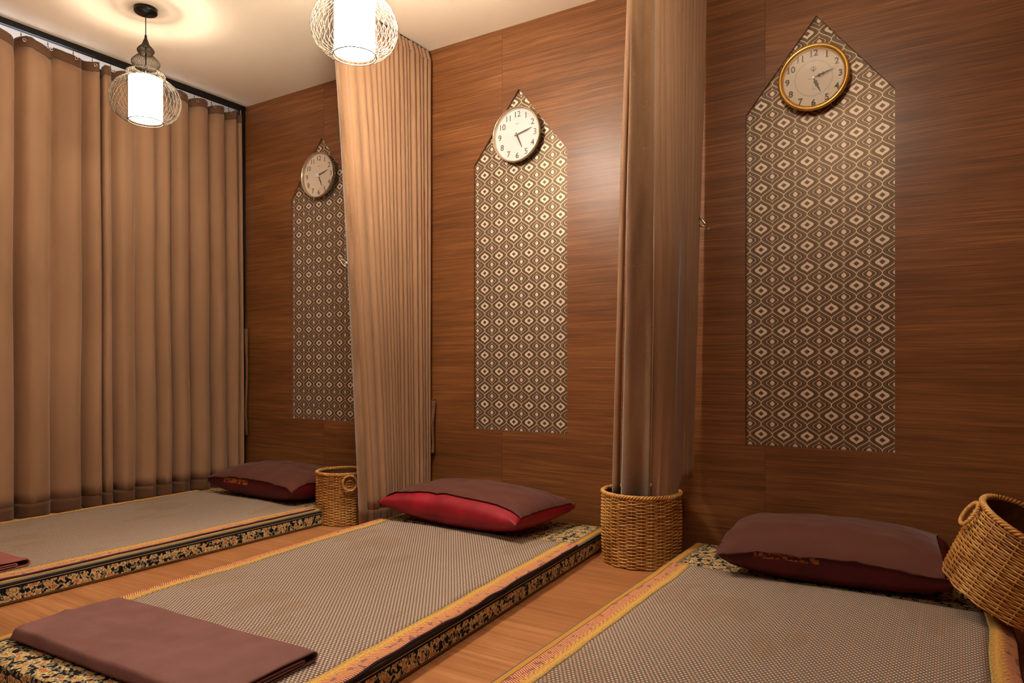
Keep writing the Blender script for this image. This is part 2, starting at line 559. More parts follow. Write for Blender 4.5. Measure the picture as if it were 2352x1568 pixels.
def hand(name, ang, length, w, y, parent, mat='ink', ornate=False, tail=0.012):
    """ang clockwise from twelve, hands lie in the xz plane"""
    bm = bmesh.new()
    d = Vector((math.sin(ang), 0, math.cos(ang))); s = Vector((d.z, 0, -d.x))
    if not ornate:
        st = [(-tail, w), (0, w), (length * .6, w * .8), (length, w * .25)]
    else:
        st = [(-tail * .3, w), (length * .18, w), (length * .30, w * 4.2), (length * .38, w * 1.6), (length * .48, w * 4.0), (length * .56, w * 1.2), (length * .64, w * 1.8), (length, w * .3)]
    L = []
    for t, hw_ in st:
        row = []
        for sg, yy in ((-1, 0), (1, 0), (1, .001), (-1, .001)):
            row.append(bm.verts.new(d * t + s * sg * hw_ / 2 + Vector((0, y - yy, 0))))
        L.append(row)
    for A, B in zip(L, L[1:]):
        for k in range(4): bm.faces.new((A[k], A[(k + 1) % 4], B[(k + 1) % 4], B[k]))
    bm.faces.new(L[0]); bm.faces.new(L[-1])
    bmesh.ops.recalc_face_normals(bm, faces=bm.faces)
    return obj(name, bm, mat, parent, smooth=False)

def clock(cx, cz, r, frame, dial, label, style):
    t = thing('wall_clock', label, 'clock', (cx, WALL_Y - 0.002, cz), group=None)
    D = 0.034 if style != 'gold' else 0.036
    fw = 0.009 if style != 'gold' else 0.020
    bm = bmesh.new()
    prof = [(r * .93, 0.0), (r * .96, -D * .5), (r, -D * .62), (r * 1.0, -D * .80), (r - fw * .25, -D), (r - fw * .6, -D * .98), (r - fw, -D * .72), (r - fw, -D * .3)]
    lathe(bm, prof, 72, 'y')
    obj('frame', bm, frame, t)
    bm = bmesh.new()
    lathe(bm, [(r * .93, -0.001), (r * .93, -0.003)], 48, 'y', cap=True)
    obj('back_plate', bm, 'black', t, smooth=False)
    yd = -D * .42
    bm = bmesh.new(); lathe(bm, [(r - fw * .7, yd + .002), (r - fw * .7, yd)], 72, 'y', cap=True)
    dl = obj('dial', bm, dial, t, smooth=False)
    rn = r * (.745 if style != 'gold' else .74)
    for h in range(1, 13):
        a = h / 12 * 2 * PI
        bm = bmesh.new()
        text_mesh(bm, str(h), r * (.30 if style != 'gold' else .26), math.sin(a) * rn, math.cos(a) * rn, yd - .001,
                  bold=0.0 if style != 'gold' else 0.0008)
        if style == 'gold':   # small serifs under and over the ones and sevens
            s = str(h)
            wch = r * .145
            for k, ch in enumerate(s):
                xx = math.sin(a) * rn + (k - (len(s) - 1) / 2) * wch
                if ch == '1':
                    xx += r * .008
                    hz_ = r * .094
                    box(bm, xx - r * .042, xx + r * .042, yd - .0014, yd - .0006, math.cos(a) * rn - hz_, math.cos(a) * rn - hz_ + r * .013)
        obj('numeral', bm, 'ink' if style == 'gold' else 'ink_grey', dl, smooth=False)
    if style == 'gold':
        bm = bmesh.new()
        for k in range(60):
            a = k / 60 * 2 * PI
            d = Vector((math.sin(a), 0, math.cos(a))); s = Vector((d.z, 0, -d.x))
            p0, p1 = d * r * .50, d * r * .55
            w = .0006
            vs = [bm.verts.new(q + Vector((0, yd - .001, 0))) for q in (p0 - s * w, p0 + s * w, p1 + s * w, p1 - s * w)]
            bm.faces.new(vs)
        obj('minute_ring', bm, 'ink', t, smooth=False)
        bm = bmesh.new()    # small round emblem with an anchor-like mark
        ez = r * .28
        C = [(math.sin(a) * .0095, yd - .0012, ez + math.cos(a) * .0095) for a in [2 * PI * k / 24 for k in range(2, 23)]]
        tube(bm, C, .0005, 4)
        tube(bm, [(0, yd - .0012, ez - .011), (0, yd - .0012, ez + .011)], .0009, 4)
        tube(bm, [(-.006, yd - .0012, ez + .001), (-.004, yd - .0012, ez - .005), (0, yd - .0012, ez - .008), (.004, yd - .0012, ez - .005), (.006, yd - .0012, ez + .001)], .0008, 4)
        tube(bm, [(-.004, yd - .0012, ez + .005), (.004, yd - .0012, ez + .005)], .0007, 4)
        obj('emblem', bm, 'ink', t, smooth=False)
        bm = bmesh.new(); tube(bm, [(-.007, yd - .001, -r * .33), (0, yd - .001, -r * .325), (.007, yd - .001, -r * .33)], .0006, 4)
        obj('dial_mark', bm, 'ink_grey', t, smooth=False)
    else:
        bm = bmesh.new()
        for k in range(6): box(bm, -.0085 + k * .003, -.0067 + k * .003, yd - .0012, yd - .0004, r * .40, r * .40 + .0022)
        obj('dial_mark', bm, 'ink_grey', t, smooth=False)
    orn = style == 'gold'
    hand('minute_hand', math.radians(75), r * (.66 if not orn else .60), .0062 if not orn else .0030, yd - .006, t, ornate=orn)
    hand('hour_hand', math.radians(156), r * (.54 if not orn else .50), .0072 if not orn else .0038, yd - .004, t, ornate=orn)
    if orn: hand('second_hand', math.radians(73), r * .76, .0009, yd - .008, t, tail=.02)
    bm = bmesh.new()
    if style == 'plate': box(bm, -.018, .009, yd - .009, yd - .006, -.011, .013)
    else: lathe(bm, [(.0045, yd - .003), (.0045, yd - .009)], 16, 'y', cap=True)
    obj('centre_cap', bm, 'dial_white' if style == 'plate' else 'chrome', t, smooth=False)
    bm = bmesh.new(); lathe(bm, [(r - fw * .9, -D * .86), (r - fw * .9, -D * .88)], 64, 'y', cap=True)
    obj('glass', bm, 'glass', t, smooth=False)
    return t
clock(-3.141, 1.925, 0.134, 'silver', 'dial_cream', 'round clock with a small white square at its centre, beside the pleated curtain', 'plate')
clock(-1.768, 1.922, 0.134, 'silver', 'dial_white', 'round white clock with thin pale rim in the middle niche, plain slim numerals', 'plain')
clock(-0.433, 1.906, 0.128, 'gold', 'dial_cream', 'round clock with thick gold rim, cream dial and ornate black hands in the right niche', 'gold')

# ------------------------------------------------------------------ pendant lamps
def catmull(pts, n):
    out = []
    P = [pts[0]] + list(pts) + [pts[-1]]
    segs = len(pts) - 1
    for i in range(segs):
        p0, p1, p2, p3 = [Vector(q) for q in P[i:i + 4]]
        for k in range(n):
            t = k / n
            out.append(0.5 * ((2 * p1) + (-p0 + p2) * t + (2 * p0 - 5 * p1 + 4 * p2 - p3) * t * t + (-p0 + 3 * p1 - 3 * p2 + p3) * t ** 3))
    out.append(Vector(pts[-1]))
    return out

def pendant(x, y, drop, shade, power, label):
    """drop: shift of the cage from its standard height"""
    zb = CAM_H + drop
    t = thing('pendant_lamp', label, 'lamp', (x, y, CEIL))
    L = lambda z: z + zb - CEIL
    bm = bmesh.new(); lathe(bm, [(0.001, -.0002), (.050, -.0002), (.050, -.018), (.046, -.022), (.012, -.024), (.006, -.032), (.001, -.032)], 40)
    obj('canopy', bm, 'black', t)
    bm = bmesh.new(); tube(bm, [(0, 0, -.03), (0, 0, L(1.535))], .0022, 8)
    obj('cord', bm, 'black', t)
    bm = bmesh.new(); lathe(bm, [(.001, L(1.545)), (.005, L(1.545)), (.006, L(1.53)), (.013, L(1.512)), (.014, L(1.49)), (.001, L(1.49))], 20)
    obj('lamp_holder', bm, 'black', t)
    prof = [(.013, 1.510), (.016, 1.500), (.037, 1.474), (.029, 1.455), (.040, 1.443), (.061, 1.418), (.053, 1.398), (.046, 1.388), (.066, 1.378), (.082, 1.366), (.086, 1.350), (.092, 1.336), (.128, 1.308), (.149, 1.262), (.151, 1.228), (.138, 1.188), (.112, 1.158), (.075, 1.140)]
    C = catmull([(r, z, 0) for r, z in prof], 3)
    bm = bmesh.new(); nW = 42
    for sg in (1, -1):
        for i in range(nW):
            pts = []
            for k, p in enumerate(C):
                a = 2 * PI * i / nW + sg * 1.15 * k / (len(C) - 1)
                pts.append((p[0] * math.cos(a), p[0] * math.sin(a), L(p[1])))
            tube(bm, pts, .00085, 3)
    for r, z, w in ((.0755, 1.140, .0022), (.047, 1.388, .0014), (.083, 1.366, .0016), (.030, 1.455, .0013)):
        tube(bm, [(r * math.cos(2 * PI * k / 48), r * math.sin(2 * PI * k / 48), L(z)) for k in range(48)], w, 5, closed=True)
    obj('wire_cage', bm, 'bronze', t)
    bm = bmesh.new()
    lathe(bm, [(.070, L(1.150)), (.071, L(1.152)), (.071, L(1.340)), (.069, L(1.340)), (.069, L(1.150)), (.070, L(1.150))], 48)
    obj('shade', bm, shade, t)
    bm = bmesh.new(); tube(bm, [(0, 0, L(1.49)), (0, 0, L(1.345))], .004, 8)
    for k in range(3):
        a = 2 * PI * k / 3
        tube(bm, [(0, 0, L(1.337)), (.069 * math.cos(a), .069 * math.sin(a), L(1.337))], .0012, 5)
    obj('shade_carrier', bm, 'black', t)
    bm = bmesh.new(); lathe(bm, [(.001, L(1.348)), (.011, L(1.343)), (.012, L(1.325)), (.017, L(1.310)), (.015, L(1.294)), (.001, L(1.286))], 24)
    obj('bulb', bm, shade, t)
    ld = bpy.data.lights.new('bulb_light', 'POINT'); ld.energy = power; ld.color = LC[:3]; ld.shadow_soft_size = 0.014
    lo = bpy.data.objects.new('bulb_light', ld); COL.objects.link(lo); lo.parent = t; lo.location = (0.0, 0.0, L(1.258))
    return t
pendant(-3.172, 1.855, 0.0, 'shade_soft', 5.5, 'pendant lamp with tiered wire cage and black ceiling cap, hanging near the long curtain')
pendant(-1.779, 1.80, -0.042, 'shade_bright', 22.0, 'glaring pendant lamp in a round wire cage in front of the pleated curtain')
pendant(-0.42, 1.78, -0.02, 'shade_medium', 6.5, 'pendant lamp with wire cage hanging over the right-hand mattress')

# ------------------------------------------------------------------ curtains
def curtain_sheet(name, top, bot, ztop, zbot, mat, parent, nzs=36, ease=1.0, wob=0.004, seed=0, thick=0.003, fq=0.06, mid=None, tm=0.7):
    """top/bot: plan polylines with the same number of points; ztop/zbot callables or numbers"""
    n = len(top)
    P, UV = [], []
    arc = [0.0]
    for i in range(1, n): arc.append(arc[-1] + (Vector(top[i]) - Vector(top[i - 1])).length)
    for i in range(n):
        row, ur = [], []
        zt = ztop(i / (n - 1)) if callable(ztop) else ztop
        zb = zbot(i / (n - 1)) if callable(zbot) else zbot
        for j in range(nzs + 1):
            t = j / nzs; e = t ** ease
            x = top[i][0] * (1 - e) + bot[i][0] * e
            y = top[i][1] * (1 - e) + bot[i][1] * e
            if mid:
                A, B, q = (top[i], mid[i], t / tm) if t < tm else (mid[i], bot[i], (t - tm) / (1 - tm))
                x = A[0] * (1 - q) + B[0] * q; y = A[1] * (1 - q) + B[1] * q
            z = zt * (1 - t) + zb * t
            k = wob * (0.3 + t)
            x += k * nz(i * fq + seed, z * 1.1, 1.0) * 2
            y += k * nz(i * fq + seed, z * 1.1, 9.0) * 2
            row.append((x, y, z)); ur.append((arc[i], z))
        P.append(row); UV.append(ur)
    return sheet(name, P, UV, mat, parent, thick)

def ripple(y0, y1, x, amp, pitch, seed, sub=12, skew=0.13):
    """plan polyline running from y0 to y1 at x with cloth folds of uneven width"""
    rr = random.Random(seed)
    pts = []; y = y0
    sgn = 1 if y1 > y0 else -1
    cells = []
    while (y1 - y) * sgn > pitch * 0.4:
        w = pitch * rr.uniform(0.72, 1.3); w = min(w, abs(y1 - y)); cells.append((y, w, amp * rr.uniform(0.65, 1.3))); y += sgn * w
    for (yy, w, a) in cells:
        for k in range(sub):
            ph = k / sub
            c = math.cos(2 * PI * ph)
            c = math.copysign(abs(c) ** 0.75, c)
            sx = math.sin(2 * PI * ph) * w * skew
            pts.append((x + a * c, yy + sgn * (w * ph) + sx))
    pts.append((x + amp, y))
    return pts

def long_curtain(label, y0, y1, pitch, seed, hooks, tuck=False, name='curtain'):
    t = thing(name, label, 'curtain', (RAIL_X, (y0 + y1) / 2, 0))
    dx = 0.0
    top = ripple(y0, y1, RAIL_X + 0.004, 0.026, pitch, seed)
    bot = ripple(y0, y1, RAIL_X + 0.012, 0.044, pitch, seed)
    if tuck:      # the free end turns back behind the next panel
        top = top + [(RAIL_X - .02, y1 + .005), (RAIL_X - .052, y1 + .02), (RAIL_X - .056, y1 + .06)]
        bot = bot + [(RAIL_X - .02, y1 + .01), (RAIL_X - .058, y1 + .02), (RAIL_X - .062, y1 + .07)]
    else:
        top = [(RAIL_X - .040, y0 + .028), (RAIL_X - .012, y0 + .004)] + top
        bot = [(RAIL_X - .046, y0 + .030), (RAIL_X - .012, y0 + .004)] + bot
    inv = Matrix.Translation((-RAIL_X, -(y0 + y1) / 2, 0))
    def tz(f):
        # top edge sags between the hooks
        y = y0 + (y1 - y0) * f
        d = min(abs(y - h) for h in hooks)
        return CEIL - 0.052 - min(d, 0.06) * 0.35
    H = 0.05
    body = curtain_sheet('curtain_cloth', top, bot, lambda f: tz(f) - H, 0.125, 'curtain', t, 40, 0.8, 0.005, seed)
    t2 = [(a[0] * .975 + b[0] * .025, a[1]) for a, b in zip(top, bot)]
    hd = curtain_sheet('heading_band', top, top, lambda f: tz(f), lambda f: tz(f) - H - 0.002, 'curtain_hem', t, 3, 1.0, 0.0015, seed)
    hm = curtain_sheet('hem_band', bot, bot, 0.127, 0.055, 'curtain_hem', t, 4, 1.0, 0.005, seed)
    for o in (body, hd, hm):
        o.data.transform(inv)
    # align the wobble of the hem with the cloth above: shared seed does that
    for h in hooks:
        bm = bmesh.new()
        x = 0.0
        yy = h - (y0 + y1) / 2
        zt = CEIL - 0.040
        tube(bm, [(x, yy, zt + .004), (x, yy, zt - .012), (x + .004, yy, zt - .018), (x + .008, yy, zt - .026), (x + .012, yy, zt - .034)], .0013, 5)
        for q in (zt - .008, zt - .02):
            tube(bm, [(x + .004 * math.cos(a), yy + .004 * math.sin(a), q + .003 * math.sin(a)) for a in [2 * PI * k / 10 for k in range(10)]], .0010, 4, closed=True)
        hk = obj('hook', bm, 'black', t)
        bm = bmesh.new()
        tube(bm, [(x + .034, yy + .007 * math.cos(a), zt - .042 + .007 * math.sin(a)) for a in [2 * PI * k / 16 for k in range(16)]], .0022, 6, closed=True)
        obj('eyelet', bm, 'chrome', hk)
    return t
long_curtain('long taupe curtain panel filling the left frame edge, drawn closed up to the dark gap', 0.15, 1.975, 0.150, 3,
             [0.25, 0.45, 0.65, 0.85, 1.05, 1.25, 1.45, 1.62, 1.74, 1.86, 1.955], True)
corner_curtain = long_curtain('long taupe curtain panel between the dark gap and the corner of the wood wall', 2.005, 2.855, 0.120, 12,
             [2.05, 2.13, 2.22, 2.32, 2.43, 2.545, 2.66, 2.78])

def rail(label, x, y0, y1, w=0.028, h=0.030, group=None):
    t = thing('curtain_rail', label, 'curtain rail', (x, (y0 + y1) / 2, CEIL))
    bm = bmesh.new()
    hl = (y1 - y0) / 2
    # C-shaped track: top plate, two cheeks, two lips
    box(bm, -w / 2, w / 2, -hl, hl, -.004, -0.0002)
    for s in (-1, 1):
        a, b = sorted((s * w / 2, s * (w / 2 - .003)))
        box(bm, a, b, -hl, hl, -h, -.004)
        a, b = sorted((s * (w / 2 - .003), s * .004))
        box(bm, a, b, -hl, hl, -h, -h + .003)
    obj('track', bm, 'black', t, smooth=False)
    bm = bmesh.new(); box(bm, -w / 2, w / 2, hl, hl + .004, -h, -0.0002)
    obj('end_cap', bm, 'black', t, smooth=False)
    return t
left_rail = rail('black ceiling curtain rail running above the long curtain at the left', RAIL_X, Y0 + .01, 2.893)
rail('black ceiling curtain rail over the tightly pleated curtain', -2.335, 0.6, 2.893, 0.018, 0.014)
rail('black ceiling curtain rail over the curtain gathered into the basket', -0.872, 0.6, 2.893, 0.018, 0.014)

# pleated curtain between the left and the middle bay
t = thing('curtain', 'tightly pleated taupe curtain pushed back to the wall between the left and middle bays', 'curtain', (-2.335, 2.55, 0))
rr = random.Random(5)
ys = [2.235, 2.252, 2.325, 2.375, 2.425, 2.460]
while ys[-1] < 2.85: ys.append(ys[-1] + rr.uniform(0.024, 0.036))
ys[-1] = 2.878
top, bot = [], []
yt0, yt1 = ys[0], ys[-1]
for i in range(len(ys) - 1):
    a, b = ys[i], ys[i + 1]
    w = b - a
    for k in range(10):
        ph = k / 10
        c = 2 * abs(math.sin(PI * ph)) ** 0.55 - 1
        skew = 0.25 * w * math.sin(2 * PI * ph)
        yy = a + w * ph
        at = (0.030 if i < 5 else 0.042) * (0.85 + 0.4 * nz(i * 3.1, 2))
        top.append((-2.328 + at * c, yy - skew * 0.4))
        f = (yy - yt0) / (yt1 - yt0)
        yb = 2.442 + (2.878 - 2.442) * f
        ab = 0.042 * (0.8 + 0.5 * nz(i * 2.3, 7))
        bot.append((-2.335 + ab * c + 0.012 * math.sin(f * 9), yb - skew * 0.3))
top.append((-2.345, 2.880)); bot.append((-2.345, 2.880))
o = curtain_sheet('curtain_cloth', top, bot, CEIL - 0.072, 0.12, 'curtain', t, 44, 0.75, 0.0012, 5, 0.0016)
o.data.transform(Matrix.Translation((2.335, -2.55, 0)))
o = curtain_sheet('heading_band', [(-2.328 + (p[0] + 2.328) * .55, p[1]) for p in top], top, CEIL - 0.016, CEIL - 0.073, 'curtain', t, 6, 1.0, 0.0005, 5, 0.0022)
o.data.transform(Matrix.Translation((2.335, -2.55, 0)))
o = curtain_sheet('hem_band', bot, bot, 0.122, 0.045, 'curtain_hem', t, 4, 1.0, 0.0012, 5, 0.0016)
o.data.transform(Matrix.Translation((2.335, -2.55, 0)))
# turned edge at the free side
E0 = [(-2.345, 2.236), (-2.358, 2.232), (-2.372, 2.242), (-2.378, 2.262)]
E1 = [(-2.322, 2.440), (-2.342, 2.424), (-2.366, 2.424), (-2.380, 2.442)]
o = curtain_sheet('edge_fold', E0, E1, CEIL - 0.03, 0.05, 'velvet', t, 30, 0.75, 0.002, 8, 0.002)
o.data.transform(Matrix.Translation((2.335, -2.55, 0)))

# gathered curtain between the middle and the right bay, its foot tucked in the basket
t = thing('curtain', 'gathered taupe curtain with dusty velvet band, its foot tucked into a round basket', 'curtain', (-0.872, 2.5, 0))
inv = Matrix.Translation((0.872, -2.5, 0))
top = []; bot = []
segs = 13
# main cloth: wide fold beside the band, then narrow pleats back to the wall
yb = [2.285, 2.325, 2.365]
while yb[-1] < 2.86: yb.append(yb[-1] + rr.uniform(.036, .05))
yb[-1] = 2.882
N = len(yb) - 1
def along(pl, f):
    s = [0]
    for a, b in zip(pl, pl[1:]): s.append(s[-1] + (Vector(b) - Vector(a)).length)
    d = f * s[-1]
    for i in range(len(pl) - 1):
        if d <= s[i + 1] + 1e-9:
            k = (d - s[i]) / max(1e-9, s[i + 1] - s[i]); return Vector(pl[i]).lerp(Vector(pl[i + 1]), k)
    return Vector(pl[-1])
base_b = [(-1.000, 2.655), (-0.965, 2.648), (-0.937, 2.664), (-0.925, 2.700), (-0.915, 2.76), (-0.905, 2.81), (-0.905, 2.862)]
base_m = [(-0.897, 2.410), (-0.872, 2.424), (-0.850, 2.47), (-0.845, 2.54), (-0.864, 2.65), (-0.868, 2.76), (-0.880, 2.86)]
mid3 = []
for i in range(N):
    a, b = yb[i], yb[i + 1]
    for k in range(10):
        ph = k / 10
        c = 2 * abs(math.sin(PI * ph)) ** 0.6 - 1
        yy = a + (b - a) * ph
        f = (yy - yb[0]) / (yb[-1] - yb[0])
        at = 0.034 * (0.9 + 0.5 * nz(i * 1.7, 3))
        top.append((-0.864 + at * c, yy))
        p = along(base_b, f)
        ab = 0.014 * max(0.0, min(1, (f - .42) * 4)) * (0.7 + 0.6 * nz(i * 2.9, 5))
        bot.append((p.x + ab * c, p.y))
        p = along(base_m, f)
        am = 0.016 * max(0.0, min(1, (f - .50) * 5))
        mid3.append((p.x + am * c, p.y))
top.append((-0.865, 2.885)); bot.append((-0.905, 2.866)); mid3.append((-0.888, 2.865))
def zb3(f): return 0.235 if f < 0.50 else (0.235 + (f - 0.50) / 0.12 * 0.10 if f < 0.62 else 0.335)
o = curtain_sheet('curtain_cloth', top, bot, CEIL - 0.018, zb3, 'curtain', t, 44, 1.15, 0.003, 31, 0.002, mid=mid3, tm=0.55)
o.data.transform(inv)
# flat velvet band facing the room
def lerp2(a, b, t): return (a[0] + (b[0] - a[0]) * t, a[1] + (b[1] - a[1]) * t)
nb = 14
tb = [lerp2((-0.903, 2.208), (-0.842, 2.276), k / nb) for k in range(nb + 1)]
bb = [lerp2((-1.138, 2.668), (-1.004, 2.650), k / nb) for k in range(nb + 1)]
tb = [(x, y - 0.006 * math.sin(k / nb * 3 * PI)) for k, (x, y) in enumerate(tb)]
bb = [(x, y - 0.010 * math.sin(k / nb * 2.2 * PI)) for k, (x, y) in enumerate(bb)]
o = curtain_sheet('velvet_band', tb, bb, CEIL - 0.018, 0.235, 'velvet', t, 40, 1.8, 0.003, 44, 0.004)
o['label'] = 'dusty brown velvet band with lint'
o.data.transform(inv)
# pale leading edge seen past the band
te = [(-0.925, 2.262), (-0.915, 2.240), (-0.908, 2.235), (-0.900, 2.250)]
be = [(-1.180, 2.700), (-1.168, 2.688), (-1.150, 2.682), (-1.140, 2.710)]
te = [lerp2(te[0], te[-1], k / 6) for k in range(7)]; be = [(-1.195, 2.715), (-1.186, 2.702), (-1.176, 2.695), (-1.166, 2.697), (-1.160, 2.706), (-1.163, 2.716), (-1.172, 2.722)]
o = curtain_sheet('edge_fold', te, be, CEIL - 0.018, 0.25, 'curtain', t, 36, 0.85, 0.004, 61, 0.003)
o.data.transform(inv)

# tie-back straps and clips
def strap(label, x, z1, z0, lean, seed):
    P, UV = [], []
    n = 26
    for i in range(5):
        row, ur = [], []
        for j in range(n + 1):
            f = j / n; z = z1 + (z0 - z1) * f
            w = 0.007 + 0.024 * (1 - f) ** 2 + 0.004 * abs(math.sin(f * 22 + seed)) + (0.010 * max(0, f - .8) / .2)
            xx = x + (i / 4 - .5) * w + lean * f
            yy = WALL_Y - 0.018 - 0.010 * math.sin(i / 4 * PI) - 0.003 * math.sin(f * 9 + seed)
            row.append((xx, yy, z)); ur.append((i * .006, z))
        P.append(row); UV.append(ur)
    t = thing('curtain_tieback', label, 'curtain tieback', (x, WALL_Y, z1))
    o = sheet('strap', P, UV, 'dark_tie', t, 0.003); o.data.transform(Matrix.Translation((-x, -WALL_Y, -z1)))
    bm = bmesh.new(); tube(bm, [(0, -.001, .004), (0, -.022, .002), (0, -.026, .012)], .0025, 6)
    obj('peg', bm, 'chrome', t)
    return t
strap('narrow brown tieback strap hanging in the corner beside the long curtain', -3.795, 1.04, 0.36, 0.0, 1.0)
strap('brown tieback strap end hanging on the wall behind the pleated curtain', -2.285, 0.62, 0.345, 0.0, 4.0)

bm = bmesh.new(); tube(bm, [(-3.815, 2.852, 2.43), (-3.815, 2.852, 1.2), (-3.815, 2.853, 0.10)], .0022, 6)
bm.transform(Matrix.Translation((-corner_curtain.location)))
obj('pull_cord', bm, 'cord', corner_curtain)['label'] = 'thin white pull cord'
struct(solid('trim_1', (-3.96, -3.832, 2.862, 2.8995, 0.0, CEIL - .034), 'black'))

def clip(label, loc, rot, s=1.0):
    t = thing('curtain_clip', label, 'clip', loc, rot)
    for sg in (-1, 1):
        bm = bmesh.new()
        P = [(0, 0, .0), (.006 * sg, 0, .012), (.008 * sg, 0, .028), (.003 * sg, 0, .046)]
        tube(bm, [(a * s, b * s, c * s) for a, b, c in P], [.003 * s, .0035 * s, .003 * s, .002 * s], 8)
        obj('jaw', bm, 'chrome', t)
    bm = bmesh.new()
    tube(bm, [(.007 * s * math.cos(a), .006 * s * math.sin(a), -.006 * s + .007 * s * math.sin(a)) for a in [2 * PI * k / 16 for k in range(16)]], .0016 * s, 6, closed=True)
    obj('spring', bm, 'chrome', t)
    return t
clip('small shiny metal clip pinching the free edge of the pleated curtain', (-2.382, 2.318, 1.296), (0.3, 2.3, 0.4), 1.25)
clip('small shiny metal clip sticking out at the wall side of the velvet-banded curtain', (-0.834, 2.835, 1.368), (0.0, -0.75, 0.0), 1.35)

# ------------------------------------------------------------------ mattresses and woven covers
HW = 0.503; TH = 0.080
MAT['floral'] = floral('black_floral_mattress_cloth', HW)
def mattress(label, cx, cy, ln, rz):
    t = thing('floor_mattress', label, 'mattress', (cx, cy, 0), (0, 0, rz))
    bm = bmesh.new(); box(bm, -HW, HW, -ln / 2, ln / 2, 0.0005, TH)
    bmesh.ops.recalc_face_normals(bm, faces=bm.faces)
    bmesh.ops.bevel(bm, geom=[e for e in bm.edges], offset=0.011, segments=4, affect='EDGES', profile=0.6)
    L = bm.loops.layers.uv.new('UVMap')
    for f in bm.faces:
        n = f.normal
        for l in f.loops:
            c = l.vert.co
            if abs(n.z) > .7: l[L].uv = (c.x, c.y)
            elif abs(n.x) > .7: l[L].uv = (c.z + 3.2, c.y)
            else: l[L].uv = (c.x, c.z + (0 if n.y > 0 else -TH * 2) + (-c.y))
    o = obj('mattress_body', bm, 'floral', t)
    # piping cord sewn round the top edge
    bm = bmesh.new()
    r = 0.011; hx, hy = HW - .002, ln / 2 - .002
    pts = []
    for (sx, sy, a0) in ((1, 1, 0), (-1, 1, PI / 2), (-1, -1, PI), (1, -1, 3 * PI / 2)):
        for k in range(5):
            a = a0 + k / 4 * PI / 2
            pts.append((sx * (hx - r) + r * math.cos(a), sy * (hy - r) + r * math.sin(a), TH - .0105))
    full = []
    for a, b in zip(pts, pts[1:] + pts[:1]):
        full.append(a)
    tube(bm, full, .0022, 6, closed=True)
    p = obj('piping', bm, 'dark_piping', t)
    return t
MAT['dark_piping'] = plain('dark_piping_cord', (52, 44, 50), 0.7, var=0.2, scale=60)

def cover(label, t_m, y_far, y_near, off, seed, hwl=0.515, hwr=0.515):
    """woven cloth lying on a mattress; local frame = the mattress frame"""
    t = thing('woven_bed_cover', label, 'bed cover', tuple(t_m.location), tuple(t_m.rotation_euler))
    BW = 0.068
    ny = 90
    def pos(s, y):
        x = s + off
        lim = HW - 0.006
        ax = abs(x)
        z = TH + 0.0045 + 0.0022 * nz(x * 4, y * 4, seed) + 0.0012 * nz(x * 14, y * 9, seed + 3)
        if ax > lim:
            ov = ax - lim
            lift = 0.35 + 0.5 * (nz(y * 3.1, seed, 2) + .4)
            z -= ov * max(0.15, lift)
            ax = lim + ov * 0.85
        return (math.copysign(ax, x), y, z)
    def edge(side, y):
        b = hwl if side < 0 else hwr
        return b + 0.010 * nz(y * 3.0, seed + side * 5) + 0.004 * nz(y * 11.0, seed + side * 7)
    ys_ = [y_near + (y_far - y_near) * j / ny for j in range(ny + 1)]
    P, UV = [], []
    ns = 40
    for i in range(ns + 1):
        row, ur = [], []
        for y in ys_:
            a = -edge(-1, y) + BW; b = edge(1, y) - BW
            s = a + (b - a) * i / ns
            yy = y + (0.006 * nz(s * 6, seed) if y == ys_[-1] or y == ys_[0] else 0)
            row.append(pos(s, yy)); ur.append((s, yy))
        P.append(row); UV.append(ur)
    sheet('woven_panel', P, UV, 'weave', t, 0.003, 1)
    for side in (-1, 1):
        P, UV = [], []
        for i in range(13):
            row, ur = [], []
            for y in ys_:
                e = edge(side, y)
                s = side * (e - BW * i / 12)
                x_, y_, z_ = pos(s, y)
                if i == 0: z_ -= 0.0025
                row.append((x_, y_, z_ + .0004)); ur.append((BW * i / 12, y))
            P.append(row); UV.append(ur)
        if side > 0: P.reverse(); UV.reverse()
        sheet('border_band', P, UV, 'border', t, 0.004, 1)
    return t

m1 = mattress('thin black floral floor mattress at the left beside the long curtain', -3.166, 1.78, 2.06, 0.0)
m2 = mattress('thin black floral floor mattress in the middle, under the folded brown towel', -1.710, 1.815, 2.05, math.radians(3.9))
m3 = mattress('thin black floral floor mattress at the right, cut by the bottom frame edge', -0.379, 1.78, 2.08, math.radians(-0.6))
cover('beige diamond-weave cover with orange border on the left mattress, partly under the rose towel', m1, 0.66, -0.85, 0.0, 1.0, 0.53, 0.480)
cover('beige diamond-weave cover with gold borders on the middle mattress, partly under the brown towel', m2, 0.66, -0.80, -0.004, 5.0, 0.508, 0.508)
cover('beige diamond-weave cover with gold and pink borders on the right mattress', m3, 0.665, -0.90, 0.030, 9.0, 0.500, 0.503)

